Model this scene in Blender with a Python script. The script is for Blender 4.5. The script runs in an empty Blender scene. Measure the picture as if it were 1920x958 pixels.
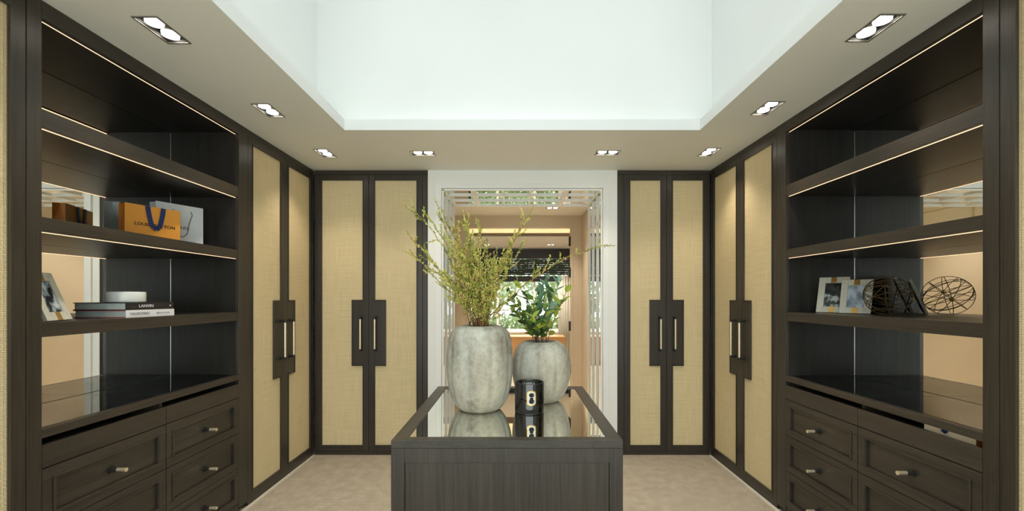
import bpy, bmesh, math, random
from mathutils import Vector, Matrix
R = math.radians
scene = bpy.context.scene
COL = scene.collection
C = 1.444                      # eye height
rnd = random.Random(7)

# ------------------------------------------------------------ camera, world, light, exposure
cd = bpy.data.cameras.new('camera'); cam = bpy.data.objects.new('camera', cd); COL.objects.link(cam)
cam.location = (0, 0, C); cam.rotation_euler = (R(90), 0, 0)
cd.sensor_width = 36; cd.lens = 15.0
cd.shift_x = -7/1920; cd.shift_y = 78/1920
cd.clip_start = 0.02
scene.camera = cam

world = bpy.data.worlds.new('sky'); scene.world = world; world.use_nodes = True
wn = world.node_tree.nodes; wl = world.node_tree.links
bg = wn['Background']
bg.inputs['Color'].default_value = (0.96, 0.98, 1.0, 1)
bg.inputs['Strength'].default_value = 3.05

scene.view_settings.view_transform = 'Standard'
scene.view_settings.look = 'None'
scene.view_settings.gamma = 1
scene.view_settings.use_curve_mapping = False
scene.view_settings.exposure = 0.58
scene.cycles.diffuse_bounces = 7; scene.cycles.glossy_bounces = 6; scene.cycles.max_bounces = 14; scene.cycles.transparent_max_bounces = 12

# skylight / room constants
XL, XR, YB, YF = -1.849, 1.78, 3.90, -1.6
ZC = C + 1.16
WX0, WX1, WY0, WY1 = -1.19, 1.28, -0.45, 2.965      # tray opening
SX0, SX1, SY0, SY1 = -1.43, 1.41, -0.60, 3.07       # well walls
ZTOP = C + 2.95

def portal(name, loc, rot, sx, sy):
    d = bpy.data.lights.new(name, 'AREA'); d.shape = 'RECTANGLE'; d.size = sx; d.size_y = sy
    d.cycles.is_portal = True
    o = bpy.data.objects.new(name, d); COL.objects.link(o); o.location = loc; o.rotation_euler = rot
portal('sky_portal', ((SX0+SX1)/2, (SY0+SY1)/2, ZTOP+0.12), (0, 0, 0), SX1-SX0, SY1-SY0)
portal('sky_portal', (0, YF-.14, 1.3), (R(90), 0, 0), 4.0, 2.5)
portal('sky_portal', (0, 10.2, C-0.0), (R(-90), 0, 0), 5.0, 2.4)

SPOT_W = 16
SPOT_COL = (1.0, 0.86, 0.70)

# ------------------------------------------------------------ materials
def srgb(r, g, b):
    def f(c):
        c /= 255
        return c/12.92 if c <= .04045 else ((c+.055)/1.055)**2.4
    return (f(r), f(g), f(b), 1)

class NT:
    def __init__(s, name):
        s.m = bpy.data.materials.new(name); s.m.use_nodes = True
        s.n = s.m.node_tree.nodes; s.l = s.m.node_tree.links
        s.b = s.n['Principled BSDF']; s.out = s.n['Material Output']
    def add(s, t, **kw):
        n = s.n.new(t)
        for k, v in kw.items(): setattr(n, k, v)
        return n
    def link(s, a, b): s.l.new(a, b)
    def coords(s, scale=(1,1,1), kind='Object'):
        t = s.add('ShaderNodeNewGeometry') if kind == 'World' else s.add('ShaderNodeTexCoord')
        mp = s.add('ShaderNodeMapping'); mp.inputs['Scale'].default_value = scale
        s.link(t.outputs['Position'] if kind == 'World' else t.outputs['Object'], mp.inputs['Vector'])
        return mp.outputs['Vector']
    def noise(s, vec, scale=5, detail=3, rough=.5):
        n = s.add('ShaderNodeTexNoise'); n.inputs['Scale'].default_value = scale
        n.inputs['Detail'].default_value = detail; n.inputs['Roughness'].default_value = rough
        s.link(vec, n.inputs['Vector']); return n.outputs['Fac']
    def ramp(s, fac, stops):
        r = s.add('ShaderNodeValToRGB'); e = r.color_ramp.elements
        while len(e) < len(stops): e.new(.5)
        for i, (p, c) in enumerate(stops): e[i].position = p; e[i].color = c
        s.link(fac, r.inputs['Fac']); return r.outputs['Color']
    def math(s, op, a, b=None):
        n = s.add('ShaderNodeMath', operation=op)
        for i, v in enumerate((a, b)):
            if v is None: continue
            if isinstance(v, (int, float)): n.inputs[i].default_value = v
            else: s.link(v, n.inputs[i])
        return n.outputs[0]
    def bump(s, h, strength=.2, dist=.002):
        b = s.add('ShaderNodeBump'); b.inputs['Strength'].default_value = strength; b.inputs['Distance'].default_value = dist
        s.link(h, b.inputs['Height']); s.link(b.outputs['Normal'], s.b.inputs['Normal'])

def plain(name, col, rough=.5, metal=0, spec=.5, noise=0, nscale=8):
    t = NT(name); t.b.inputs['Roughness'].default_value = rough; t.b.inputs['Metallic'].default_value = metal
    t.b.inputs['Specular IOR Level'].default_value = spec
    c2 = tuple(min(1, v*(1+noise)) for v in col[:3]) + (1,)
    c1 = tuple(v*(1-noise) for v in col[:3]) + (1,)
    v = t.coords(kind='World')
    t.link(t.ramp(t.noise(v, nscale), [(.3, c1), (.7, c2)]), t.b.inputs['Base Color'])
    return t.m

def wood(name, axis, c1, c2, rough=.37, spec=.55):
    t = NT(name)
    sc = [160, 160, 160]; sc[axis] = 3.5
    v = t.coords(tuple(sc), 'World')
    n1 = t.noise(v, 1.0, 5, .65)
    sc2 = [22, 22, 22]; sc2[axis] = .9
    v2 = t.coords(tuple(sc2), 'World')
    n2 = t.noise(v2, 1.0, 3, .5)
    f = t.math('ADD', t.math('MULTIPLY', n1, .62), t.math('MULTIPLY', n2, .38))
    t.link(t.ramp(f, [(.34, c1), (.66, c2)]), t.b.inputs['Base Color'])
    t.b.inputs['Roughness'].default_value = rough; t.b.inputs['Specular IOR Level'].default_value = spec
    t.bump(n1, .35, .0012)
    return t.m

DK1, DK2 = srgb(33, 29, 25), srgb(64, 57, 47)
M = {}
M['wood_z'] = wood('dark_oak_vertical', 2, DK1, DK2)
M['wood_y'] = wood('dark_oak_depthwise', 1, DK1, DK2)
M['wood_x'] = wood('dark_oak_crosswise', 0, DK1, DK2)
M['wood_in'] = wood('dark_oak_inside', 2, srgb(28, 25, 23), srgb(50, 47, 43), .5, .35)
M['white'] = plain('white_paint', (.88, .89, .87, 1), .55, noise=.015, nscale=2)
M['trimwhite'] = plain('white_lacquer', (.90, .91, .90, 1), .3, noise=.01)
M['ceil'] = plain('ceiling_paint', (.82, .83, .77, 1), .7, noise=.015, nscale=2)
M['well'] = plain('well_paint', (.815, .83, .825, 1), .7, noise=.01, nscale=2)
M['tan'] = plain('tan_wall_panel', srgb(206, 194, 174), .45, noise=.04, nscale=2)
M['cream'] = plain('cream_panel', srgb(226, 222, 205), .5, noise=.02)
M['palefloor'] = wood('pale_oak_boards', 1, srgb(218, 204, 178), srgb(236, 225, 204), .35)
M['desk'] = wood('light_oak', 0, srgb(196, 150, 100), srgb(220, 178, 128), .4)
M['black'] = plain('matt_black_metal', (.012, .012, .012, 1), .4, noise=.1)
M['blackgap'] = plain('black_backing', (.008, .008, .008, 1), .8, noise=.1)
M['brass'] = plain('pale_brass', srgb(240, 226, 196), .38, .85, noise=.06, nscale=60)
M['gold'] = plain('gold_foil', srgb(200, 160, 90), .35, .8, noise=.1, nscale=60)
M['bronze'] = plain('bronze_wire', srgb(112, 90, 62), .4, .8, noise=.2, nscale=50)
M['chrome'] = plain('steel_edge', (.4, .4, .38, 1), .35, 1, noise=.02)
M['stripwhite'] = plain('pale_edge_strip', srgb(205, 196, 178), .5, noise=.05)
M['steel'] = plain('lamp_housing', srgb(150, 145, 135), .35, .6, noise=.05)

def mirror_mat():
    t = NT('silvered_mirror'); t.b.inputs['Metallic'].default_value = 1; t.b.inputs['Roughness'].default_value = .012
    v = t.coords(kind='World')
    t.link(t.ramp(t.noise(v, 1.5), [(.3, (.88, .90, .87, 1)), (.7, (.91, .93, .90, 1))]), t.b.inputs['Base Color'])
    return t.m
M['mirror'] = mirror_mat()

def glass_mat(name, tint, spec=1.45, rough=.0):
    t = NT(name)
    tr = t.add('ShaderNodeBsdfTransparent'); tr.inputs['Color'].default_value = tint
    gl = t.add('ShaderNodeBsdfGlossy'); gl.inputs['Roughness'].default_value = rough
    fr = t.add('ShaderNodeFresnel'); fr.inputs['IOR'].default_value = spec
    mx = t.add('ShaderNodeMixShader')
    t.link(fr.outputs[0], mx.inputs[0]); t.link(tr.outputs[0], mx.inputs[1]); t.link(gl.outputs[0], mx.inputs[2])
    t.link(mx.outputs[0], t.out.inputs['Surface']); t.n.remove(t.b)
    return t.m
M['glass'] = glass_mat('clear_glass', (.93, .96, .94, 1))
M['glass_top'] = glass_mat('polished_display_glass', (.88, .92, .89, 1), 1.75)
M['glassedge'] = plain('green_glass_edge', srgb(60, 80, 70), .1, noise=.1)

def emit(name, col, strength):
    t = NT(name); e = t.add('ShaderNodeEmission'); e.inputs['Color'].default_value = col; e.inputs['Strength'].default_value = strength
    t.link(e.outputs[0], t.out.inputs['Surface']); t.n.remove(t.b); return t.m
M['lamp'] = emit('lamp_lens', (1, .93, .82, 1), 9)
M['led'] = emit('warm_led', (1, .66, .40, 1), 1.15)
M['cove'] = emit('warm_cove_led', (1, .72, .40, 1), 18)

def weave():
    t = NT('woven_raffia')
    g = t.add('ShaderNodeNewGeometry'); sp = t.add('ShaderNodeSeparateXYZ'); t.link(g.outputs['Position'], sp.inputs[0])
    a = t.math('ADD', sp.outputs[0], sp.outputs[1])
    z = sp.outputs[2]
    P = .0088
    ia = t.math('DIVIDE', a, P); iz = t.math('DIVIDE', z, P)
    par = t.math('PINGPONG', t.math('ADD', t.math('FLOOR', ia), t.math('FLOOR', iz)), 1.0)
    fa = t.math('FRACT', ia); fz = t.math('FRACT', iz)
    ha = t.math('SINE', t.math('MULTIPLY', fa, math.pi)); hz = t.math('SINE', t.math('MULTIPLY', fz, math.pi))
    # over / under : parity picks horizontal or vertical strand on top
    h = t.math('ADD', t.math('MULTIPLY', t.math('MULTIPLY', hz, t.math('ADD', .35, t.math('MULTIPLY', ha, .65))), par),
               t.math('MULTIPLY', t.math('MULTIPLY', ha, t.math('ADD', .35, t.math('MULTIPLY', hz, .65))), t.math('SUBTRACT', 1.0, par)))
    cmb = t.add('ShaderNodeCombineXYZ'); t.link(t.math('MULTIPLY', a, 130), cmb.inputs[0]); t.link(t.math('MULTIPLY', z, 4), cmb.inputs[1])
    cmb2 = t.add('ShaderNodeCombineXYZ'); t.link(t.math('MULTIPLY', a, 4), cmb2.inputs[0]); t.link(t.math('MULTIPLY', z, 130), cmb2.inputs[1])
    n1 = t.noise(cmb.outputs[0], 1, 2); n2 = t.noise(cmb2.outputs[0], 1, 2)
    f = t.math('ADD', t.math('MULTIPLY', t.math('ADD', n1, n2), .38), t.math('MULTIPLY', h, .24))
    t.link(t.ramp(f, [(.22, srgb(194, 173, 131)), (.5, srgb(219, 201, 158)), (.78, srgb(231, 216, 177))]), t.b.inputs['Base Color'])
    t.b.inputs['Roughness'].default_value = .6
    t.bump(h, .55, .002)
    return t.m
M['weave'] = weave()

def carpet():
    t = NT('sisal_carpet')
    g = t.add('ShaderNodeNewGeometry'); sp = t.add('ShaderNodeSeparateXYZ'); t.link(g.outputs['Position'], sp.inputs[0])
    x, y = sp.outputs[0], sp.outputs[1]
    tri = t.math('PINGPONG', y, .022)
    ph = t.math('MULTIPLY', t.math('ADD', x, tri), 2*math.pi/.013)
    s = t.math('ADD', t.math('MULTIPLY', t.math('SINE', ph), .5), .5)
    v = t.coords((1, 1, 1), 'World')
    n = t.noise(v, 240, 3, .7); n2 = t.noise(v, 12, 3, .6)
    f = t.math('ADD', t.math('ADD', t.math('MULTIPLY', s, .34), t.math('MULTIPLY', n, .46)), t.math('MULTIPLY', n2, .2))
    t.link(t.ramp(f, [(.28, srgb(110, 97, 80)), (.5, srgb(173, 160, 140)), (.72, srgb(214, 203, 184))]), t.b.inputs['Base Color'])
    t.b.inputs['Roughness'].default_value = .9; t.b.inputs['Specular IOR Level'].default_value = .15
    t.bump(t.math('ADD', s, n), .6, .003)
    return t.m
M['carpet'] = carpet()

def stone():
    t = NT('weathered_stoneware')
    v = t.coords((1, 1, .45)); v2 = t.coords((1, 1, 1))
    n1 = t.noise(v, 9, 6, .62); n2 = t.noise(v2, 42, 5, .7); n3 = t.noise(v, 3.5, 2, .5)
    base = t.ramp(t.math('ADD', t.math('MULTIPLY', n1, .7), t.math('MULTIPLY', n2, .3)),
                  [(.34, srgb(116, 110, 98)), (.46, srgb(160, 157, 145)), (.6, srgb(190, 190, 179)), (.72, srgb(206, 208, 200))])
    warm = t.add('ShaderNodeMix', data_type='RGBA'); warm.blend_type = 'MULTIPLY'
    t.link(t.ramp(n3, [(.45, (0, 0, 0, 1)), (.68, (.85, .85, .85, 1))]), warm.inputs[0])
    t.link(base, warm.inputs[6]); warm.inputs[7].default_value = (.86, .76, .64, 1)
    t.link(warm.outputs[2], t.b.inputs['Base Color'])
    t.b.inputs['Roughness'].default_value = .62
    t.bump(n2, .25, .004)
    return t.m
M['stone'] = stone()

def budmat():
    t = NT('buds_green_and_rust'); v = t.coords((1, 1, 1), 'World')
    n = t.noise(v, 26, 2, .6)
    t.link(t.ramp(n, [(.30, srgb(88, 92, 36)), (.42, srgb(146, 152, 60)), (.56, srgb(206, 204, 100)), (.64, srgb(196, 168, 100)), (.70, srgb(170, 100, 74))]), t.b.inputs['Base Color'])
    t.b.inputs['Roughness'].default_value = .6
    return t.m
M['bud'] = budmat()
M['twig'] = plain('twig_bark', srgb(122, 88, 52), .7, noise=.35, nscale=30)
M['stem'] = plain('leaf_stem', srgb(92, 72, 56), .6, noise=.3, nscale=30)
M['leaf_a'] = plain('leaf_mid_green', srgb(104, 136, 58), .4, noise=.3, nscale=25)
M['leaf_b'] = plain('leaf_blue_green', srgb(116, 154, 126), .45, noise=.2, nscale=25)
M['leaf_c'] = plain('leaf_lime', srgb(172, 186, 78), .42, noise=.25, nscale=25)
M['leaf_d'] = plain('leaf_dark', srgb(66, 96, 48), .4, noise=.3, nscale=25)
M['orange'] = plain('orange_paper', srgb(240, 164, 62), .5, noise=.03)
M['orangedk'] = plain('orange_paper_side', srgb(214, 124, 30), .55, noise=.05)
M['navy'] = plain('navy_ribbon', srgb(20, 48, 112), .5, noise=.15)
M['paper'] = plain('white_paper', srgb(226, 232, 236), .6, noise=.02)
M['ink'] = plain('dark_ink', srgb(48, 36, 28), .6, noise=.1)
M['greyink'] = plain('grey_ink', srgb(120, 120, 122), .6, noise=.1)
M['bookblack'] = plain('black_cover', srgb(26, 26, 28), .4, noise=.1)
M['bookwhite'] = plain('white_cover', srgb(232, 230, 234), .4, noise=.02)
M['bookred'] = plain('red_cover', srgb(150, 60, 64), .5, noise=.1)
M['pages'] = plain('page_block', srgb(178, 188, 186), .8, noise=.06, nscale=90)
M['ceramic'] = plain('white_ceramic', srgb(226, 230, 226), .35, noise=.02)
M['shagreen'] = plain('pale_shagreen', srgb(206, 204, 190), .45, noise=.10, nscale=140)
M['giftpaper'] = plain('cream_gift_paper', (.95, .82, .62, 1), .5, noise=.02)
M['wax'] = plain('dark_wax', srgb(60, 62, 62), .5, noise=.1)
M['candle'] = plain('black_glass', (.006, .006, .007, 1), .06, spec=.8, noise=.1)
M['curtain'] = plain('white_curtain', srgb(236, 232, 222), .8, noise=.02)
M['blind'] = plain('dark_blind', srgb(22, 24, 30), .4, noise=.1)
M['terrace'] = plain('terrace_stone', srgb(190, 186, 176), .8, noise=.08)
M['foliage'] = plain('tree_foliage', srgb(136, 152, 104), .7, noise=.3, nscale=3)
M['walnut'] = plain('brown_soffit', srgb(104, 80, 52), .5, noise=.1)

def photo(name, dark, mid, light, seed, sc):
    t = NT(name); v = t.coords((sc, sc, sc*.7))
    mp = t.add('ShaderNodeMapping'); mp.inputs['Location'].default_value = (seed, seed*.7, seed*.3)
    t.link(v, mp.inputs['Vector'])
    n = t.noise(mp.outputs[0], 1, 3, .5)
    t.link(t.ramp(n, [(.40, dark), (.5, mid), (.58, light)]), t.b.inputs['Base Color'])
    t.b.inputs['Roughness'].default_value = .15
    return t.m
M['photo_a'] = photo('portrait_print', srgb(34, 38, 40), srgb(60, 66, 66), srgb(186, 196, 196), 3.1, 22)
M['photo_b'] = photo('pale_landscape_print', srgb(120, 136, 152), srgb(172, 188, 204), srgb(206, 220, 234), 9.2, 16)
M['photo_c'] = photo('beach_figure_print', srgb(24, 34, 44), srgb(150, 166, 176), srgb(206, 216, 222), 5.7, 26)

def translucent(m, col, f):
    nt = m.node_tree; b = nt.nodes['Principled BSDF']; o = nt.nodes['Material Output']
    tr = nt.nodes.new('ShaderNodeBsdfTranslucent'); tr.inputs['Color'].default_value = col
    mx = nt.nodes.new('ShaderNodeMixShader'); mx.inputs[0].default_value = f
    nt.links.new(b.outputs[0], mx.inputs[1]); nt.links.new(tr.outputs[0], mx.inputs[2]); nt.links.new(mx.outputs[0], o.inputs['Surface'])
translucent(M['curtain'], (.9, .9, .86, 1), .5); translucent(M['foliage'], (.35, .42, .18, 1), .4)
for q in 'abcd': translucent(M['leaf_'+q], M['leaf_'+q].node_tree.nodes['Color Ramp'].color_ramp.elements[1].color, .25)
# ------------------------------------------------------------ helpers
def link_obj(name, data, parent=None, **props):
    o = bpy.data.objects.new(name, data); COL.objects.link(o)
    if parent: o.parent = parent
    for k, v in props.items(): o[k] = v
    return o
def empty(name, loc=(0,0,0), rot=(0,0,0), label=None, category=None, group=None):
    o = bpy.data.objects.new(name, None); COL.objects.link(o); o.empty_display_size = .1
    o.location = loc; o.rotation_euler = rot
    if label: o['label'] = label
    if category: o['category'] = category
    if group: o['group'] = group
    return o
def tag(o, label, category, group=None):
    o['label'] = label; o['category'] = category
    if group: o['group'] = group
    return o

class MB:
    """mesh builder; tr maps (a,u,z) to world"""
    def __init__(s, tr=None): s.bm = bmesh.new(); s.tr = tr or (lambda a, u, z: (a, u, z))
    def box(s, a0, a1, u0, u1, z0, z1):
        vs = [s.bm.verts.new(s.tr(a, u, z)) for z in (z0, z1) for u in (u0, u1) for a in (a0, a1)]
        for f in ((0,1,3,2),(4,6,7,5),(0,4,5,1),(2,3,7,6),(0,2,6,4),(1,5,7,3)):
            s.bm.faces.new([vs[i] for i in f])
        return s
    def quad(s, pts):
        s.bm.faces.new([s.bm.verts.new(s.tr(*p)) for p in pts]); return s
    def cyl(s, p0, p1, r0, r1=None, n=16, caps=True):
        r1 = r0 if r1 is None else r1
        p0 = Vector(s.tr(*p0)); p1 = Vector(s.tr(*p1)); d = (p1-p0).normalized()
        u = d.orthogonal().normalized(); v = d.cross(u)
        A = [s.bm.verts.new(p0+r0*(math.cos(2*math.pi*i/n)*u+math.sin(2*math.pi*i/n)*v)) for i in range(n)]
        B = [s.bm.verts.new(p1+r1*(math.cos(2*math.pi*i/n)*u+math.sin(2*math.pi*i/n)*v)) for i in range(n)]
        for i in range(n): s.bm.faces.new((A[i], A[(i+1)%n], B[(i+1)%n], B[i]))
        if caps: s.bm.faces.new(A[::-1]); s.bm.faces.new(B)
        return s
    def tube(s, pts, r, n=6, closed=False, taper=None):
        pts = [Vector(s.tr(*p)) for p in pts]; N = len(pts); rings = []
        prev = None
        for i, p in enumerate(pts):
            if closed: d = pts[(i+1) % N]-pts[i-1]
            else: d = pts[min(i+1, N-1)]-pts[max(i-1, 0)]
            d.normalize()
            u = d.orthogonal().normalized() if prev is None else (prev-d*prev.dot(d)).normalized()
            prev = u; v = d.cross(u)
            rr = r if taper is None else r*(1+(taper-1)*i/(N-1))
            rings.append([s.bm.verts.new(p+rr*(math.cos(2*math.pi*k/n)*u+math.sin(2*math.pi*k/n)*v)) for k in range(n)])
        for i in range(N if closed else N-1):
            A, B = rings[i], rings[(i+1) % N]
            for k in range(n): s.bm.faces.new((A[k], A[(k+1)%n], B[(k+1)%n], B[k]))
        if not closed: s.bm.faces.new(rings[0][::-1]); s.bm.faces.new(rings[-1])
        return s
    def lathe(s, prof, n=48, mod=None):
        rings = []
        for r, z in prof:
            rings.append([s.bm.verts.new(s.tr(*( (r*(mod(t, z) if mod else 1)*math.cos(t), r*(mod(t, z) if mod else 1)*math.sin(t), z)))) for t in [2*math.pi*i/n for i in range(n)]])
        for A, B in zip(rings, rings[1:]):
            for i in range(n): s.bm.faces.new((A[i], A[(i+1)%n], B[(i+1)%n], B[i]))
        s.bm.faces.new(rings[0][::-1])
        if prof[-1][0] > 1e-4: s.bm.faces.new(rings[-1])
        return s
    def build(s, name, mat, parent=None, smooth=False, bevel=0, **props):
        bmesh.ops.recalc_face_normals(s.bm, faces=s.bm.faces[:])
        me = bpy.data.meshes.new(name); s.bm.to_mesh(me); s.bm.free()
        if smooth:
            for p in me.polygons: p.use_smooth = True
        me.materials.append(M[mat] if isinstance(mat, str) else mat)
        o = link_obj(name, me, parent, **props)
        if bevel:
            m = o.modifiers.new('bevel', 'BEVEL'); m.width = bevel; m.segments = 2; m.limit_method = 'ANGLE'; m.harden_normals = False
        return o
def struct(name, mb, mat, parent=None, **kw):
    o = mb.build(name, mat, parent, **kw)
    if parent is None: o['kind'] = 'structure'
    return o

def text_mesh(name, body, size, mat, parent, loc, rot, extrude=.0004, align='CENTER', spacing=1.0, sx=1.0, bold=0.0):
    c = bpy.data.curves.new(name, 'FONT'); c.body = body; c.size = size; c.extrude = extrude
    c.align_x = align; c.align_y = 'CENTER'; c.space_character = spacing; c.offset = size*bold; c.resolution_u = 3
    t = bpy.data.objects.new('tmp_text', c); COL.objects.link(t)
    dg = bpy.context.evaluated_depsgraph_get(); dg.update()
    me = bpy.data.meshes.new_from_object(t.evaluated_get(dg))
    COL.objects.unlink(t); bpy.data.objects.remove(t)
    me.materials.clear(); me.materials.append(M[mat])
    o = link_obj(name, me, parent); o.location = loc; o.rotation_euler = rot; o.scale = (sx, 1, 1)
    return o

# ------------------------------------------------------------ downlight positions
DL = [(-1.535, 1.06), (-1.535, 1.855), (-1.535, 2.65), (-1.535, 3.437), (1.545, 1.04), (1.545, 1.84), (1.545, 2.62), (1.545, 3.41)]
DLX = [(-.747, 3.437), (.738, 3.425)]
HB, HL = .046, .087         # half breadth, half length of the fitting

# ------------------------------------------------------------ shell
def plate(x0, x1, y0, y1, z0, z1, holes):
    xs = sorted({x0, x1, *[h[0] for h in holes], *[h[1] for h in holes]})
    ys = sorted({y0, y1, *[h[2] for h in holes], *[h[3] for h in holes]})
    mb = MB(); g = {}
    def v(x, y, z):
        k = (x, y, z)
        if k not in g: g[k] = mb.bm.verts.new(k)
        return g[k]
    def solid(i, j):
        if not (0 <= i < len(xs)-1 and 0 <= j < len(ys)-1): return False
        cx, cy = (xs[i]+xs[i+1])/2, (ys[j]+ys[j+1])/2
        return not any(h[0] < cx < h[1] and h[2] < cy < h[3] for h in holes)
    for i in range(len(xs)-1):
        for j in range(len(ys)-1):
            if not solid(i, j): continue
            a, b, c, d = xs[i], xs[i+1], ys[j], ys[j+1]
            mb.bm.faces.new((v(a,c,z0), v(b,c,z0), v(b,d,z0), v(a,d,z0)))
            mb.bm.faces.new((v(a,c,z1), v(b,c,z1), v(b,d,z1), v(a,d,z1)))
            if not solid(i-1, j): mb.bm.faces.new((v(a,c,z0), v(a,d,z0), v(a,d,z1), v(a,c,z1)))
            if not solid(i+1, j): mb.bm.faces.new((v(b,c,z0), v(b,d,z0), v(b,d,z1), v(b,c,z1)))
            if not solid(i, j-1): mb.bm.faces.new((v(a,c,z0), v(b,c,z0), v(b,c,z1), v(a,c,z1)))
            if not solid(i, j+1): mb.bm.faces.new((v(a,d,z0), v(b,d,z0), v(b,d,z1), v(a,d,z1)))
    return mb

holes = [(WX0, WX1, WY0, WY1)]
for x, y in DL: holes.append((x-HB, x+HB, y-HL, y+HL))
for x, y in DLX: holes.append((x-HL, x+HL, y-HB, y+HB))
struct('ceiling', plate(-2.5, 2.45, YF-.1, 4.6, ZC, ZC+.062, holes), 'ceil')
struct('floor', MB().box(-2.5, 2.45, YF-.1, 4.0, -.05, 0), 'carpet')
struct('wall_left', MB().box(-2.5, -2.4, YF, 4.6, 0, ZC), 'white')
struct('wall_right', MB().box(2.34, 2.45, YF, 4.6, 0, ZC), 'white')
fw = MB(); fw.box(-2.4, -2.0, YF-.1, YF, 0, ZC).box(2.0, 2.34, YF-.1, YF, 0, ZC).box(-2.0, 2.0, YF-.1, YF, 2.52, ZC).box(-2.0, 2.0, YF-.1, YF, 0, .06)
struct('wall_front', fw, 'white')
wf_ = empty('fill_window', (0, YF, 0)); wf_['kind'] = 'structure'  # unseen window behind the camera, added and widened as daylight fill
q = MB(); q.box(-2.0, 2.0, -.08, -.03, .06, .11).box(-2.0, 2.0, -.08, -.03, 2.47, 2.52)
for x in (-2.0, -.69, .64, 1.95): q.box(x, x+.05, -.08, -.03, .11, 2.47)
q.build('window_frame', 'trimwhite', wf_)
for x0, x1 in ((-1.95, -.69), (-.64, .64), (.69, 1.95)): MB().box(x0, x1, -.06, -.054, .11, 2.47).build('pane', 'glass', wf_)
# side infill walls behind the camera, flush with wardrobe fronts
struct('wall_left_return', MB().box(-2.4, XL, YF, .59, 0, ZC), 'white')
struct('wall_right_return', MB().box(XR, 2.34, YF, .55, 0, ZC), 'white')
# white wall around the doorway
DX0, DX1, DH = -.678, .796, C+.995
wb = MB(); wb.box(-.803, DX0, YB, 4.6, 0, ZC); wb.box(DX1, .928, YB, 4.6, 0, ZC); wb.box(DX0, DX1, YB, 4.6, DH, ZC)
struct('wall_back', wb, 'white')
struct('wall_back_left', MB().box(-2.4, -.803, 4.5, 4.6, 0, ZC), 'white')
struct('wall_back_right', MB().box(.928, 2.34, 4.5, 4.6, 0, ZC), 'white')

# skylight well
t = .08
struct('wall_skylight_left', MB().box(SX0-t, SX0, SY0-t, SY1+t, ZC+.062, ZTOP), 'well')
struct('wall_skylight_right', MB().box(SX1, SX1+t, SY0-t, SY1+t, ZC+.062, ZTOP), 'well')
struct('wall_skylight_back', MB().box(SX0, SX1, SY1, SY1+t, ZC+.062, ZTOP), 'well')
struct('wall_skylight_front', MB().box(SX0, SX1, SY0-t, SY0, ZC+.062, ZTOP), 'well')
# bright lip at the edge of the tray
lip = MB(); e = .012
lip.box(WX0-e, WX0+.001, WY0, WY1, ZC+.001, ZC+.075); lip.box(WX1-.001, WX1+e, WY0, WY1, ZC+.001, ZC+.075)
lip.box(WX0-e, WX1+e, WY1-.001, WY1+e, ZC+.001, ZC+.075); lip.box(WX0-e, WX1+e, WY0-e, WY0+.001, ZC+.001, ZC+.075)
struct('trim_1', lip, 'well')
win = empty('window_1'); win['kind'] = 'structure'
wf = MB(); z0, z1 = ZTOP, ZTOP+.06
wf.box(SX0-t, SX0+.04, SY0-t, SY1+t, z0, z1).box(SX1-.04, SX1+t, SY0-t, SY1+t, z0, z1)
wf.box(SX0+.04, SX1-.04, SY0-t, SY0+.04, z0, z1).box(SX0+.04, SX1-.04, SY1-.04, SY1+t, z0, z1)
wf.build('window_frame', 'trimwhite', win)
ymid = (SY0+SY1)/2
MB().box(SX0+.04, SX1-.04, ymid-.02, ymid+.02, z0, z1).build('glazing_bar', 'trimwhite', win)
for a, b in ((SY0+.04, ymid-.02), (ymid+.02, SY1-.04)):
    MB().box(SX0+.04, SX1-.04, a, b, z0+.02, z0+.03).build('pane', 'glass', win)

# carpet edge strips
struct('trim_2', MB().box(XL, XL+.026, .6, YB-.02, 0, .006), 'stripwhite')
struct('trim_3', MB().box(XR-.026, XR, .55, YB-.02, 0, .006), 'stripwhite')
struct('trim_4', MB().box(DX0, DX1, YB, 4.0, 0, .004), 'stripwhite')

# ------------------------------------------------------------ downlights
def downlight(x, y, along_y, label, zc=ZC, light=True, depth=.03, watt=1.0):
    hx, hy = (HB, HL) if along_y else (HL, HB)
    r = empty('downlight', (x, y, zc), (0, 0, 0), label, 'ceiling light', 'twin recessed downlights')
    tr = lambda a, u, z: (a, u, z)
    w = .008
    f = MB(); f.box(-hx-w, hx+w, -hy-w, -hy, -.004, 0).box(-hx-w, hx+w, hy, hy+w, -.004, 0)
    f.box(-hx-w, -hx, -hy, hy, -.004, 0).box(hx, hx+w, -hy, hy, -.004, 0)
    f.build('trim_frame', 'steel', r)
    h = MB(); h.box(-hx, hx, -hy, hy, .030, .034)
    h.box(-hx, -hx+.003, -hy, hy, 0, .03).box(hx-.003, hx, -hy, hy, 0, .03).box(-hx, hx, -hy, -hy+.003, 0, .03).box(-hx, hx, hy-.003, hy, 0, .03)
    h.build('housing', 'black', r)
    for s in (-1, 1):
        cx, cy = (0, s*.0425) if along_y else (s*.0425, 0)
        MB().cyl((cx, cy, .011), (cx, cy, depth), .036, .036, 28).build('lamp_housing', 'steel', r, smooth=False)
        l = MB().cyl((cx, cy, .002), (cx, cy, .0108), .033, n=28); l.build('lamp', 'lamp', r)
        if light:
            d = bpy.data.lights.new('downlight_beam', 'SPOT'); d.energy = SPOT_W/2*watt; d.color = SPOT_COL
            d.spot_size = R(100); d.spot_blend = .75; d.shadow_soft_size = .03
            o = bpy.data.objects.new('downlight_beam', d); COL.objects.link(o); o.location = (x+cx, y+cy, zc-.006)
    return r
where = ['just in front of the left wardrobe beside the camera', 'above the left bookcase, nearest the camera', 'above the far end of the left bookcase',
         'in the far left ceiling corner above the wardrobes']
for i, (x, y) in enumerate(DL):
    side = i // 4
    lb = 'twin recessed ceiling downlight ' + where[i % 4]
    if side: lb = lb.replace('left', 'right')
    downlight(x, y, True, lb)
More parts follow.
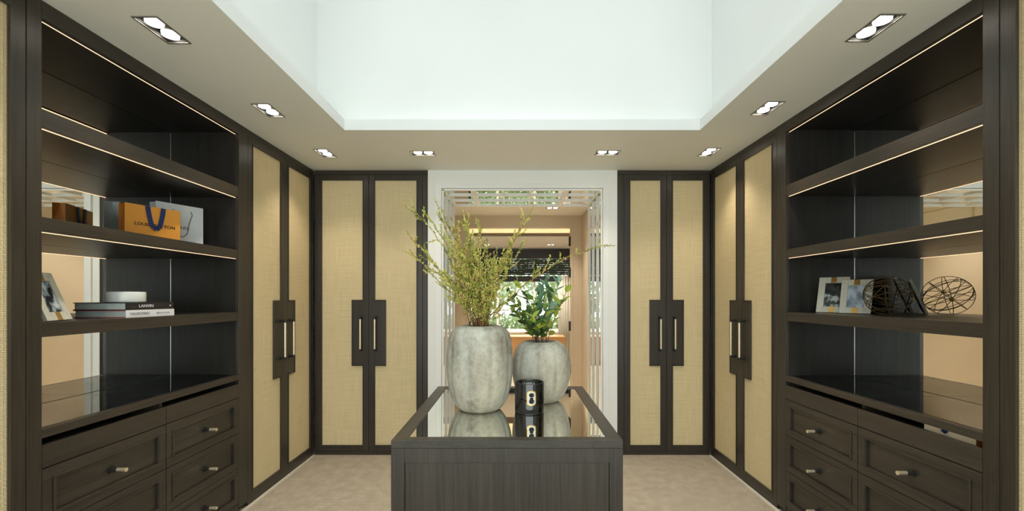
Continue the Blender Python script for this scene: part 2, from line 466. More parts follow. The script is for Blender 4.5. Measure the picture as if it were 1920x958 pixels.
downlight(*DLX[0], False, 'twin recessed downlight before the back wall, left of the doorway')
downlight(*DLX[1], False, 'twin recessed downlight before the back wall, right of the doorway')

# ------------------------------------------------------------ wardrobes
P0, P1 = C-1.36, C+1.073       # woven panel
D0, D1 = C-1.405, C+1.118      # door
PL0, PL1 = C-.622, C-.032      # handle plate
def door(tr, a0, a1, so, si, gap_at_end, parent, wz='wood_z'):
    """a0..a1 along wall; gap_at_end: pull side at a1"""
    g = .0015
    a0 += g; a1 -= g
    sl, sr = (so, si) if gap_at_end else (si, so)
    th = .022
    mb = MB(tr)
    mb.box(a0, a0+sl, 0, th, D0, D1).box(a1-sr, a1, 0, th, D0, D1)
    mb.box(a0+sl, a1-sr, 0, th, D0, P0).box(a0+sl, a1-sr, 0, th, P1, D1)
    pw = .148
    if gap_at_end: pa0, pa1 = a1-pw, a1-sr
    else: pa0, pa1 = a0+sl, a0+pw
    mb.box(pa0, pa1, 0, th, PL0, PL1)
    d = mb.build('door', wz, parent, bevel=.0012)
    w = .007
    b = MB(tr); A0, A1 = a0+sl, a1-sr; u0, u1 = -.004, .008
    b.box(A0, A1, u0, u1, P0, P0+w).box(A0, A1, u0, u1, P1-w, P1)
    if gap_at_end:
        b.box(A0, A0+w, u0, u1, P0+w, P1-w)
        b.box(A1-w, A1, u0, u1, P0+w, PL0).box(A1-w, A1, u0, u1, PL1, P1-w)
        b.box(pa0-w, pa0, u0, u1, PL0-w, PL1+w).box(pa0, A1, u0, u1, PL0-w, PL0).box(pa0, A1, u0, u1, PL1, PL1+w)
    else:
        b.box(A1-w, A1, u0, u1, P0+w, P1-w)
        b.box(A0, A0+w, u0, u1, P0+w, PL0).box(A0, A0+w, u0, u1, PL1, P1-w)
        b.box(pa1, pa1+w, u0, u1, PL0-w, PL1+w).box(A0, pa1, u0, u1, PL0-w, PL0).box(A0, pa1, u0, u1, PL1, PL1+w)
    b.build('bead', 'wood_z', d, bevel=.001)
    wv = MB(tr)
    zc0, zc1 = PL0-w+.001, PL1+w-.001
    if gap_at_end:
        wv.box(A0, A1, .009, .016, P0, zc0).box(A0, pa0, .009, .016, zc0, zc1).box(A0, A1, .009, .016, zc1, P1)
    else:
        wv.box(A0, A1, .009, .016, P0, zc0).box(pa1, A1, .009, .016, zc0, zc1).box(A0, A1, .009, .016, zc1, P1)
    wv.build('woven_panel', 'weave', d, label='pale woven raffia panel')
    ah = a1-.064 if gap_at_end else a0+.064
    MB(tr).cyl((ah, -.038, C-.470), (ah, -.038, C-.200), .0085, n=14).build('handle', 'brass', d, smooth=False, label='slim pale brass bar handle')
    for zz, s in ((C-.470, -1), (C-.200, 1)):
        m = MB(tr)
        m.cyl((ah, -.038, zz), (ah, -.038, zz+s*.022), .0095, n=14)
        m.cyl((ah, .0, zz+s*.011), (ah, -.038, zz+s*.011), .0065, n=10)
        m.cyl((ah, .0, zz+s*.011), (ah, -.006, zz+s*.011), .013, n=14)
        m.build('handle_mount', 'black', d)
    return d

def wardrobe(tr, a0, mid, a1, label, post0=0, post1=0, wtop='wood_y', depth=.5, stiles=(.046, .048)):
    so, si = stiles
    c = Vector(tr((a0+a1)/2, depth/2, 0))
    r = empty('wardrobe', (c.x, c.y, 0), (0,0,0), label, 'wardrobe', 'built-in wardrobes with woven doors')
    off = (c.x, c.y)
    trl = lambda a, u, z: (tr(a, u, z)[0]-off[0], tr(a, u, z)[1]-off[1], z)
    A0, A1 = a0-post0, a1+post1
    b = MB(trl)
    b.box(A0, A0+.018, .024, depth, .035, ZC-.002).box(A1-.018, A1, .024, depth, .035, ZC-.002)
    b.box(A0+.018, A1-.018, depth-.012, depth, .035, ZC-.002)
    b.box(A0+.018, A1-.018, .024, depth-.012, D0-.004+.0, D0+.012).box(A0+.018, A1-.018, .024, depth-.012, D1-.012, D1+.004)
    b.build('carcass', 'wood_in', r)
    MB(trl).box(A0, A1, .002, .024, D1+.002, ZC-.001).build('crown_rail', wtop, r, bevel=.0012)
    MB(trl).box(A0, A1, .004, .024, 0.0, D0-.002).build('plinth', wtop, r, bevel=.0012)
    if post0: MB(trl).box(A0, a0-.001, 0, .024, D0, D1).build('side_post', 'wood_z', r, bevel=.0012)
    if post1: MB(trl).box(a1+.001, A1, 0, .024, D0, D1).build('side_post', 'wood_z', r, bevel=.0012)
    door(trl, a0, mid, so, si, True, r)
    door(trl, mid, a1, so, si, False, r)
    return r
trL = lambda a, u, z: (XL-u, a, z)
trR = lambda a, u, z: (XR+u, a, z)
trB = lambda a, u, z: (a, YB+u, z)
wardrobe(trL, 2.947, 3.417, 3.886, 'tall dark wardrobe with woven doors between left bookcase and far left corner', 0, .008)
wardrobe(trB, -1.825, -1.343, -.853, 'dark wardrobe with woven doors on the back wall, left of the doorway', .012, .049, 'wood_x')
wardrobe(trB, .99, 1.38, 1.768, 'narrow dark wardrobe with woven doors on the back wall, right of the doorway', .061, .008, 'wood_x', stiles=(.048, .048))
wardrobe(trR, 2.912, 3.390, 3.880, 'tall dark wardrobe with woven doors between right bookcase and far right corner', 0, .012)
wardrobe(trL, .62, 1.09, 1.612, 'woven-door wardrobe at the left edge of the picture, before the bookcase')
wardrobe(trR, .58, 1.05, 1.570, 'woven-door wardrobe at the right edge of the picture, before the bookcase')

# ------------------------------------------------------------ bookcases
Z = lambda h: C+h
def bookcase(tr, n0, a0, a1, f1, label, side, near_end):
    """n0..a0 near stile, a0..a1 opening, a1..f1 far stile; u = depth, mirror at .455"""
    dep = .455
    c = Vector(tr((n0+f1)/2, dep/2, 0)); off = (c.x, c.y)
    r = empty('bookcase', (c.x, c.y, 0), (0,0,0), label, 'bookcase', 'open bookcases with drawers')
    T = lambda a, u, z: (tr(a, u, z)[0]-off[0], tr(a, u, z)[1]-off[1], z)
    B = lambda: MB(T)
    th = .02; am = (a0+a1)/2
    B().box(n0+.001, a0, 0, .024, .035, ZC-.001).build('stile', 'wood_z', r, bevel=.0012)
    B().box(a1, f1-.001, 0, .024, .035, ZC-.001).build('stile', 'wood_z', r, bevel=.0012)
    B().box(a0, a1, 0, .022, Z(1.088), ZC-.001).build('top_rail', 'wood_y', r, bevel=.0012)
    B().box(a0-th, a0, .024, dep, .035, Z(1.13)).build('side_panel', 'wood_in', r)
    B().box(a1, a1+th, .024, dep, .035, Z(1.13)).build('side_panel', 'wood_in', r)
    B().box(a0, a1, .034, dep, Z(1.10), Z(1.12)).build('top_panel', 'wood_in', r)
    B().box(a0, a1, .023, .028, Z(1.088), Z(1.092)).build('led_strip', 'led', r, label='warm glowing light strip')
    B().box(a0-th, a1+th, dep+.006, dep+.02, .035, Z(1.13)).build('back_panel', 'wood_in', r)
    B().box(a0, a1, dep, dep+.005, Z(-.66), Z(1.098)).build('mirror_back', 'mirror', r, label='mirrored back')
    B().box(a1-.0015, a1, dep-.002, dep, Z(-.62), Z(1.09)).build('mirror_edge', 'chrome', r)
    for z0, z1, led in ((.665, .736, True), (.257, .314, True), (-.157, -.100, False)):
        s = B().box(a0+.001, a1-.001, .003, dep-.002, Z(z0), Z(z1)).build('shelf', 'wood_y', r, bevel=.0012)
        if led: B().box(a0+.003, a1-.003, .020, .0245, Z(z0)-.0025, Z(z0)).build('led_strip', 'led', s, label='warm glowing light strip')
    # display counter: front rail, glass, tray
    B().box(a0, a1, .0, .032, Z(-.552), Z(-.517)).build('counter_rail', 'wood_y', r, bevel=.0012)
    for q0, q1 in ((a0+.002, am-.0015), (am+.0015, a1-.002)):
        B().box(q0, q1, .030, dep-.007, Z(-.523), Z(-.516)).build('glass_top', 'glass_top', r, label='clear glass display top')
    B().box(a0+.002, a1-.002, dep-.007, dep-.001, Z(-.526), Z(-.5145)).build('glass_edge', 'glassedge', r)
    B().box(am-.0014, am+.0014, .030, dep-.007, Z(-.524), Z(-.5155)).build('glass_seam', 'glassedge', r)
    B().box(am-.009, am+.009, .03, dep-.004, Z(-.66), Z(-.526)).build('tray_divider', 'wood_x', r)
    B().box(a0, a1, .026, dep-.004, Z(-.675), Z(-.655)).build('tray_floor', 'wood_in', r)
    for q0, q1 in ((a0, am), (am, a1)):
        B().box(q0+.0015, q1-.0015, .0, .020, Z(-.670), Z(-.580)).build('tray_front', 'wood_y', r, bevel=.0012)
    B().box(am-.012, am+.012, .022, .34, .04, Z(-.676)).build('partition', 'wood_in', r)
    B().box(a0, a1, .004, .024, 0, .064).build('plinth', 'wood_y', r)
    B().box(a0, a1, .40, .41, .064, Z(-.676)).build('lower_back', 'wood_in', r)
    ph = .2348
    for q0, q1 in ((a0, am), (am, a1)):
        for k in range(3):
            zt = Z(-.674)-k*ph; zb = zt-ph+.003
            p0, p1 = q0+.002, q1-.002; m = .047
            d = B()
            d.box(p0, p1, 0, .02, zt-m, zt).box(p0, p1, 0, .02, zb, zb+m)
            d.box(p0, p0+m, 0, .02, zb+m, zt-m).box(p1-m, p1, 0, .02, zb+m, zt-m)
            d.box(p0+m, p1-m, .010, .02, zb+m, zt-m)
            w = .009
            i0, i1, j0, j1 = p0+m-w, p1-m+w, zb+m-w, zt-m+w
            d.box(i0, i1, -.005, 0, j1-w, j1).box(i0, i1, -.005, 0, j0, j0+w).box(i0, i0+w, -.005, 0, j0+w, j1-w).box(i1-w, i1, -.005, 0, j0+w, j1-w)
            dr = d.build('drawer', 'wood_y', r, bevel=.0015)
            B().box(p0+.02, p1-.02, .021, .39, zb+.02, zt-.03).build('drawer_box', 'wood_in', dr)
            ac, zc = (p0+p1)/2, (zb+zt)/2-.003
            B().cyl((ac, .010, zc), (ac, .002, zc), .016, n=16).cyl((ac, .002, zc), (ac, -.018, zc), .0085, n=14).build('knob_base', 'black', dr)
            B().cyl((ac, -.018, zc), (ac, -.060, zc), .0085, .0092, n=14).build('knob', 'brass', dr, label='pale brass knob')
    return r
bookcase(trL, 1.612, 1.665, 2.850, 2.947, 'dark oak bookcase with mirrored back and drawers on the left wall', -1, 0)
bookcase(trR, 1.570, 1.627, 2.815, 2.912, 'dark oak bookcase with mirrored back and drawers on the right wall', 1, 0)

# ------------------------------------------------------------ doorway with mirrored reveal
dr = empty('door_1', (0, YB, 0)); dr['kind'] = 'structure'
o3 = lambda a, u, z: (a, u, z)
k = MB(); cw = .062
k.box(DX0-cw, DX0, -.012, 0, 0, DH+.05).box(DX1, DX1+cw, -.012, 0, 0, DH+.05).box(DX0, DX1, -.012, 0, DH, DH+.05)
k.box(DX0-cw, DX0-cw+.012, -.018, -.012, 0, DH+.05).box(DX1+cw-.012, DX1+cw, -.018, -.012, 0, DH+.05).box(DX0-cw+.012, DX1+cw-.012, -.018, -.012, DH+.038, DH+.05)
k.build('casing', 'trimwhite', dr, bevel=.001)
for x0, x1, s in ((DX0, DX0+.004, 1), (DX1-.004, DX1, -1)):
    MB().box(x0, x1, .01, .69, .005, DH-.005).build('mirror_panel', 'mirror', dr)
    xb0, xb1 = (x1, x1+.014) if s > 0 else (x0-.014, x0)
    for y in (0.0, .218, .452, .684):
        MB().box(xb0, xb1, y, y+.026, 0, DH-.02).build('glazing_bar', 'trimwhite', dr, bevel=.001)
    for z in (.55, 1.35, C+.690):
        for y in (0.026, .244, .478):
            if z < 2 : continue
            MB().box(xb0, xb1, y, y+(.192 if y < .1 else .208 if y < .3 else .206), z, z+.024).build('glazing_bar', 'trimwhite', dr, bevel=.001)
MB().box(DX0+.004, DX1-.004, .01, .69, DH-.006, DH-.002).build('mirror_panel', 'mirror', dr)
for y in (0.0, .218, .452, .684):
    MB().box(DX0+.02, DX1-.02, y, y+.022, DH-.020, DH-.006).build('glazing_bar', 'trimwhite', dr, bevel=.001)
for x, w in ((DX0+.02, .02), (-.42, .045), (-.125, .016), (.13, .016), (.45, .045), (DX1-.04, .02)):
    for y, yy in ((.022, .218), (.24, .452), (.474, .684)):
        MB().box(x, x+w, y, yy, DH-.020, DH-.006).build('glazing_bar', 'trimwhite', dr, bevel=.001)

# ------------------------------------------------------------ passage beyond
RX, Y2, H2 = 1.04, 6.70, C+1.28
struct('floor_passage', MB().box(-3.2, 3.2, 4.0, 10.2, -.05, 0), 'palefloor')
struct('wall_passage_right', MB().box(RX, RX+.1, 4.6, Y2, 0, H2), 'tan')
struct('wall_passage_left', MB().box(-RX-.1, -RX, 4.6, Y2, 0, C+.78), 'tan')
wl2 = MB(); wl2.box(-RX-.1, -RX, 4.6, Y2, C+.78, H2)
struct('wall_passage_left_upper', wl2, 'cream')
for i, (y0, y1) in enumerate(((4.66, 5.10), (5.13, 6.05), (6.08, 6.66))):
    struct('trim_%d' % (10+i), MB().box(-RX, -RX+.012, y0, y1, C+.80, C+1.13), 'cream', bevel=.002)
struct('trim_13', MB().box(-RX, -RX+.016, 4.62, Y2-.01, C+1.145, C+1.25), 'cream', bevel=.002)
struct('wall_passage_header', MB().box(-2.4, 2.34, 4.56, 4.62, ZC+.062, H2+.05), 'tan')
struct('wall_passage_near_left', MB().box(-RX-.1, DX0-.01, 4.6, 4.64, 0, H2), 'tan')
struct('wall_passage_near_right', MB().box(DX1+.01, RX+.1, 4.6, 4.64, 0, H2), 'tan')
struct('ceiling_passage', plate(-RX-.1, RX+.1, 4.6, Y2+.1, H2, H2+.06, [(x-HL, x+HL, y-HB, y+HB) for x, y in ((-.53, 5.2), (.53, 5.2), (.53, 6.13))]), 'ceil')
E0, E1, EH = -.735, .862, C+1.09
w3 = MB(); w3.box(-3.2, E0, Y2, Y2+.1, 0, H2).box(E1, 3.2, Y2, Y2+.1, 0, H2).box(E0, E1, Y2, Y2+.1, EH, H2)
struct('wall_passage_back', w3, 'tan')
d2 = empty('door_2', (0, Y2, 0)); d2['kind'] = 'structure'
MB().box(E1, E1+.035, -.01, 0, 0, EH+.03).box(E0-.035, E0, -.01, 0, 0, EH+.03).box(E0, E1, -.01, 0, EH, EH+.03).build('casing', 'tan', d2, bevel=.001)
for z in (C+.80, C+.31, C-.53, C-1.2):
    for xx in (E0, E1-.03):
        MB().box(xx, xx+.03, -.02, .02, z, z+.15).build('hinge', 'black', d2)
for xx in (-.53, .53): downlight(xx, 5.2, False, 'unseen twin downlight added above the mirrored reveal to brighten the passage, ' + ('left' if xx < 0 else 'right') + ' one', H2, True, .03, 3.2)  # extra pair out of view, added to lift the passage light
for xx in (-.65, .77): downlight(xx, 9.3, False, 'small twin downlight in the far room ceiling above the blind, ' + ('left' if xx < 0 else 'right') + ' one', C+1.14, True, .03, 8)
downlight(.53, 6.13, False, 'small twin ceiling downlight seen through the doorway, in the passage', H2, True, .03, 3.2)

# far room
H3 = C+1.14; Y3 = 10.0
struct('wall_far_left', MB().box(-3.3, -3.2, Y2, Y3+.2, 0, H2+.3), 'white')
struct('wall_far_right', MB().box(3.2, 3.3, Y2, Y3+.2, 0, H2+.3), 'white')
struct('ceiling_far', plate(-3.3, 3.3, 8.0, Y3+.2, H3, H3+.08, [(x-HL, x+HL, 9.3-HB, 9.3+HB) for x in (-.65, .77)]), 'trimwhite')
struct('trim_20', MB().box(-3.2, 3.2, 7.6, 8.0, H3, H3+.10), 'walnut')
struct('trim_21', MB().box(-3.2, 3.2, 7.585, 7.6, H3, H3+.22), 'cream')
struct('ceiling_cove', MB().box(-3.3, 3.3, Y2+.1, 7.62, H3+.22, H3+.28), 'ceil')
ls = MB().box(-3.1, 3.1, 6.86, 6.9, H3+.05, H3+.07).build('cove_light', 'cove'); tag(ls, 'warm glowing light strip hidden in the ceiling cove of the far room', 'light strip')
lsh = MB().box(-3.2, 3.2, Y2+.1, 6.95, H3+.02, H3+.05); struct('trim_22', lsh, 'cream')
WXA, WXB, WZ0, WZ1 = -2.4, 1.30, C-.80, H3-.02
w4 = MB(); w4.box(-3.2, WXA, Y3, Y3+.15, 0, H3).box(WXB, 3.2, Y3, Y3+.15, 0, H3).box(WXA, WXB, Y3, Y3+.15, 0, WZ0).box(WXA, WXB, Y3, Y3+.15, WZ1, H3)
struct('wall_far_back', w4, 'white')
w2 = empty('window_2', (0, Y3, 0)); w2['kind'] = 'structure'
f = MB(); f.box(WXA, WXB, .03, .08, WZ0, WZ0+.05).box(WXA, WXB, .03, .08, WZ1-.05, WZ1)
for x in (WXA, -1.55, -.45, .42, WXB-.05): f.box(x, x+.05, .03, .08, WZ0+.05, WZ1-.05)
f.build('window_frame', 'trimwhite', w2)
for a, b in ((WXA+.05, -1.55), (-1.5, -.45), (-.4, .42), (.47, WXB-.05)):
    MB().box(a, b, .05, .056, WZ0+.05, WZ1-.05).build('pane', 'glass', w2)
MB().box(WXA, WXB, -.12, 0, WZ0-.03, WZ0).build('window_sill', 'trimwhite', w2)
bl = empty('window_blind', (0, Y3-.06, 0), label='dark slatted blind half lowered over the far window', category='blind')
MB().box(WXA, 1.28, -.03, .03, H3-.25, H3-.02).build('head_box', 'blind', bl)
for i in range(9):
    zz = H3-.275-i*.0415; ct, st_ = math.cos(R(63)), math.sin(R(63))
    MB(lambda a, u, z: (a, u*ct-z*st_, zz+u*st_+z*ct)).box(WXA, 1.28, -.022, .022, -.0015, .0015).build('slat', 'blind', bl)
MB().box(WXA, 1.28, -.02, .02, C+.36, C+.49).build('bottom_rail', 'blind', bl)
cu = MB(); n = 60
for i in range(n):
    x0 = .98+.32*i/n; x1 = .98+.32*(i+1)/n
    y = lambda q: -.16+.025*math.sin(q*110)
    cu.bm.faces.new([cu.bm.verts.new(p) for p in ((x0, y(x0), .02), (x1, y(x1), .02), (x1, y(x1), C+.5), (x0, y(x0), C+.5))])
cu = cu.build('curtain', 'curtain', None, smooth=True); cu.location = (0, Y3, 0)
sm = cu.modifiers.new('solid', 'SOLIDIFY'); sm.thickness = .004
tag(cu, 'white floor-length curtain beside the far window', 'curtain')
dk = empty('console_desk', (.1, 9.3, 0), label='light oak cabinet under the far window seen behind the vases', category='cabinet')
MB().box(-1.5, .95, -.25, .25, C-.88, C-.84).build('worktop', 'desk', dk)
for i in range(4):
    x = -1.5+.6125*i
    MB().box(x+.004, x+.6085, -.23, -.21, .08, C-.885).build('cabinet_door', 'desk', dk)
MB().box(-1.5, .95, -.20, .24, 0, C-.884).build('carcass', 'desk', dk)
# outside
struct('ground', MB().box(-14, 14, 10.2, 30, -.12, -.04), 'terrace')
for i, (tx, ty, s) in enumerate(((-3.2, 15.5, 1.1), (-1.0, 14.5, 1.0), (1.2, 15.2, 1.15), (3.6, 16.5, 1.3), (-6, 17, 1.5))):
    tr_ = empty('garden_tree', (tx, ty, -.04), label=['round garden tree far outside, left of the window', 'small garden tree outside behind the taller vase', 'leafy garden tree outside between the vases and the curtain', 'tall garden tree outside, hidden towards the right', 'large garden tree at the far left outside'][i], category='tree')
    MB().cyl((0, 0, 0), (0.05, 0, 1.6*s), .08*s, .05*s, 8).build('trunk', 'twig', tr_)
    fm = MB(); rr = random.Random(i)
    for _ in range(1500):
        d = Vector((rr.gauss(0, 1), rr.gauss(0, 1), rr.gauss(0, 1))).normalized()*rr.uniform(.35, 1)**.5
        p = Vector((d.x*1.1*s, d.y*.9*s, 2.1*s+d.z*1.15*s)); sz = rr.uniform(.07, .13)
        a = Vector((rr.uniform(-1, 1), rr.uniform(-1, 1), rr.uniform(-1, 1))).normalized(); b = a.orthogonal().normalized()
        fm.bm.faces.new([fm.bm.verts.new(q) for q in (p+a*sz, p+b*sz*.5, p-a*sz, p-b*sz*.5)])
    fm.build('foliage', 'foliage', tr_, kind='stuff')

hd = empty('garden_hedge', (0, 12.4, -.04), label='low clipped green hedge outside the far window', category='hedge')
hr = random.Random(3); hm = MB()
for _ in range(6000):
    p = Vector((hr.uniform(-3.4, 3.4), hr.uniform(-.35, .35), hr.uniform(.02, .95)+hr.gauss(0, .04))); sz = hr.uniform(.04, .09)
    a = Vector((hr.uniform(-1, 1), hr.uniform(-1, 1), hr.uniform(-1, 1))).normalized(); b = a.orthogonal().normalized()
    hm.bm.faces.new([hm.bm.verts.new(q) for q in (p+a*sz, p+b*sz*.5, p-a*sz, p-b*sz*.5)])
hm.build('foliage', 'foliage', hd, kind='stuff')
hm = MB()
for i in range(14): hm.cyl((-3.2+.49*i, 0, 0), (-3.2+.49*i, 0, .7), .03, .02, 6)
hm.build('hedge_stems', 'twig', hd, kind='stuff')
# ------------------------------------------------------------ island
IX0, IX1, IY0, IY1, IZ = -.4785, .4115, 1.636, 2.635, C-.55
cx, cy = (IX0+IX1)/2, (IY0+IY1)/2
isl = empty('display_island', (cx, cy, 0), label='dark oak island with a mirrored top in the middle of the room', category='island')
T = lambda a, u, z: (a-cx, u-cy, z)
B = lambda: MB(T)
rw = .056
tf = B(); tf.box(IX0, IX1, IY0, IY0+rw*.8, IZ-.03, IZ).box(IX0, IX1, IY1-rw, IY1, IZ-.03, IZ).box(IX0, IX0+rw, IY0+rw*.8, IY1-rw, IZ-.03, IZ).box(IX1-rw, IX1, IY0+rw*.8, IY1-rw, IZ-.03, IZ)
tf.build('top_frame', 'wood_y', isl, bevel=.001)
B().box(IX0+rw, IX1-rw, IY0+rw*.8, IY1-rw, IZ-.012, IZ-.004).build('mirror_top', 'mirror', isl, label='mirrored inset top')
def paneled(a0, a1, u, out, swap, name):
    """panelled side: frame with shallow recess"""
    tr = (lambda a, w, z: T(a, u+out*w, z)) if not swap else (lambda a, w, z: T(u+out*w, a, z))
    m = MB(tr); zt, zb = IZ-.031, .08; s = .052
    m.box(a0, a0+s, -.02, 0, zb, zt).box(a1-s, a1, -.02, 0, zb, zt).box(a0+s, a1-s, -.02, 0, zt-.055, zt).box(a0+s, a1-s, -.02, 0, zb, zb+.06)
    o = m.build(name, 'wood_z', isl, bevel=.001)
    q = MB(tr).box(a0+s+.0015, a1-s-.0015, -.018, -.003, zb+.0615, zt-.0565).build('inset_panel', 'wood_z', o, bevel=.001)
paneled(IX0, IX1, IY0, -1, False, 'front_panel')
paneled(IX0, IX1, IY1, 1, False, 'back_panel')
paneled(IY0+.021, IY1-.021, IX0, -1, True, 'side_panel')
paneled(IY0+.021, IY1-.021, IX1, 1, True, 'side_panel')
B().box(IX0+.03, IX1-.03, IY0+.03, IY1-.03, 0, .08).build('plinth', 'wood_x', isl)

# ------------------------------------------------------------ vases
MZ = IZ-.004
def vase(x, y, prof, n_lobe, label, amp=.03, ph=0.0):
    hgt = max(z for r_, z in prof)
    def mod(t, z):
        w = max(0, math.sin(math.pi*min(1, max(0, z/hgt))))**.5
        c = abs(math.cos(n_lobe*t/2+ph))
        return 1-amp*1.6*w*(1-c)**2.2 + amp*.25*w
    # resample profile smoothly
    pts = []
    for i in range(len(prof)-1):
        p = [Vector(prof[max(i-1, 0)]), Vector(prof[i]), Vector(prof[i+1]), Vector(prof[min(i+2, len(prof)-1)])]
        for k in range(4):
            s = k/4
            pts.append(tuple(.5*((2*p[1])+(-p[0]+p[2])*s+(2*p[0]-5*p[1]+4*p[2]-p[3])*s*s+(-p[0]+3*p[1]-3*p[2]+p[3])*s**3)))
    pts.append(prof[-1])
    m = MB().lathe(pts, 120, mod)
    o = m.build('vase', 'stone', None, smooth=True); o.location = (x, y, MZ)
    tag(o, label, 'vase', 'ribbed stone vases on the island'); return o
v1 = [(.062, .004), (.085, .0), (.108, .012), (.130, .045), (.150, .10), (.1600, .17), (.1625, .235), (.160, .295), (.153, .35), (.138, .388), (.112, .408), (.088, .414), (.080, .410), (.078, .395), (.085, .34), (.09, .30)]
vase(-.178, 2.118, v1, 9, 'taller weathered grey ribbed vase holding budding branches, left on the island', .035, .35)
v2 = [(.058, .004), (.078, .0), (.098, .010), (.122, .035), (.142, .08), (.153, .13), (.156, .175), (.153, .225), (.140, .272), (.118, .302), (.096, .315), (.084, .319), (.076, .315), (.074, .30), (.08, .25), (.08, .22)]
vase(.136, 2.292, v2, 9, 'shorter weathered grey ribbed vase holding green leafy stems, behind the candle', .035, .1)

# ------------------------------------------------------------ candle
ca = empty('candle', (.066, 2.065, MZ), label='large black glass candle with a gold framed label, on the mirrored island top', category='candle')
ro = .0705
MB().lathe([(ro-.006, 0), (ro-.001, .002), (ro, .006), (ro, .143), (ro-.001, .145), (ro-.005, .145), (ro-.006, .143), (ro-.006, .118)], 56).build('glass_jar', 'candle', ca, smooth=True)
MB().cyl((0, 0, .119), (0, 0, .121), ro-.0065, n=40).build('wax', 'wax', ca)
for a in range(3):
    x, y = .028*math.cos(a*2.09+.5), .028*math.sin(a*2.09+.5)
    MB().cyl((x, y, .121), (x, y, .137), .0016, n=6).build('wick', 'ceramic', ca)
def curved_patch(parent, name, mat, a_c, z_c, w, h, rad, cornerr, holes=False):
    m = MB(); N = 10; rows = 16
    vs = []
    for j in range(rows+1):
        t = -1+2*j/rows; zz = z_c+t*h/2
        d = h/2-abs(t)*h/2
        hw = w/2 if d > cornerr else w/2-cornerr+math.sqrt(max(0, cornerr**2-(cornerr-d)**2))
        vs.append([m.bm.verts.new((rad*math.sin(a_c+(-1+2*i/N)*hw/rad), -rad*math.cos(a_c+(-1+2*i/N)*hw/rad), zz)) for i in range(N+1)])
    for j in range(rows):
        for i in range(N): m.bm.faces.new((vs[j][i], vs[j][i+1], vs[j+1][i+1], vs[j+1][i]))
    return m.build(name, mat, parent)
ac = .115
lb = curved_patch(ca, 'label_plate', 'gold', ac, .080, .044, .070, ro+.0006, .014)
curved_patch(lb, 'label_face', 'shagreen', ac, .080, .036, .062, ro+.0009, .011)
curved_patch(lb, 'label_mark', 'blackgap', ac, .095, .024, .020, ro+.0012, .0095)
curved_patch(lb, 'label_mark', 'blackgap', ac, .066, .024, .022, ro+.0012, .0095)
curved_patch(lb, 'label_mark', 'blackgap', ac, .080, .017, .008, ro+.0012, .003)

# ------------------------------------------------------------ branches
def px(X, Y, z):            # photo pixel at depth z -> point
    return Vector(((X-967)*z/800, z, C-(Y-557)*z/800))
def bez(p0, p1, p2, p3, n):
    out = []
    for i in range(n+1):
        t = i/n; out.append(p0*(1-t)**3+3*p1*t*(1-t)**2+3*p2*t*t*(1-t)+p3*t**3)
    return out
arr = empty('branch_arrangement', (-.178, 2.118, MZ+.30), label='wild yellow-green budding branches spreading from the taller vase', category='plant')
aoff = Vector(arr.location)
def bud(bm, p, d, s):
    d = d.normalized(); u = d.orthogonal().normalized(); v = d.cross(u)
    t0 = bm.verts.new(p); t1 = bm.verts.new(p+d*s*2.1)
    ring = [bm.verts.new(p+d*s*.9+s*.52*(math.cos(a)*u+math.sin(a)*v)) for a in (0, 1.571, 3.142, 4.712)]
    for i in range(4):
        bm.faces.new((t0, ring[(i+1) % 4], ring[i])); bm.faces.new((t1, ring[i], ring[(i+1) % 4]))
def rv(r, s): return Vector((r.gauss(0, s), r.gauss(0, s), r.gauss(0, s)))
def branch(r, tip, via=None, n_tw=9, dens=1.0, start=.25):
    ang = r.uniform(0, 6.28); rad = r.uniform(0, .045)
    mouth = Vector((-.178+rad*math.cos(ang), 2.118+rad*math.sin(ang), MZ+.414))
    # lean the mouth point towards the tip side
    dx = (tip.x-mouth.x); mouth.x += max(-.025, min(.025, dx*.1))
    root = Vector((-.178-.3*(mouth.x+.178), 2.118-.3*(mouth.y-2.118), MZ+.312))
    mid = via or (mouth+(tip-mouth)*.5+Vector((-(tip.x-mouth.x)*.12, 0, .03)))
    c1 = mouth+Vector(((tip.x-mouth.x)*.18, (tip.y-mouth.y)*.2, (tip.z-mouth.z)*.38)); 
    pts = bez(mouth, c1, mid, tip, 18)
    pts = [p+rv(r, .0035) if 1 < i < 18 else p for i, p in enumerate(pts)]
    m = MB(); bm = MB()
    L = [root-aoff]+[p-aoff for p in pts]
    m.tube(L, .0030, 5, taper=.35)
    def buds_on(seg, s0, cnt, rad=.006):
        for i in range(cnt):
            t = s0+(1-s0)*(i+r.random())/cnt; q = t*(len(seg)-1); k = min(int(q), len(seg)-2)
            p = seg[k].lerp(seg[k+1], q-k); d = (seg[k+1]-seg[k]).normalized()
            bud(bm.bm, p, d*.9+rv(r, .55), r.uniform(.0036, .0072))
    LL = L[1:]
    length = sum((b-a).length for a, b in zip(LL, LL[1:]))
    buds_on(LL, start*.5, int(95*length/.4*dens))
    for i in range(n_tw):
        t = start+(0.95-start)*r.random(); k = int(t*18); p = LL[k]; d = (LL[min(k+1, 18)]-LL[k-1]).normalized()
        dd = (d*1.0+rv(r, .5)+Vector((0, 0, .22))).normalized(); ln = r.uniform(.04, .12)*(1.15-t*.5)
        tw = [p, p+dd*ln*.5+rv(r, .003), p+(dd+Vector((0, 0, .15))).normalized()*ln]
        m.tube(tw, .0014, 4, taper=.5)
        buds_on(tw, .1, int(26*ln/.08*dens))
    b = m.build('branch', 'twig', arr)
    bm.build('buds', 'bud', b, kind='stuff')
r = random.Random(11)
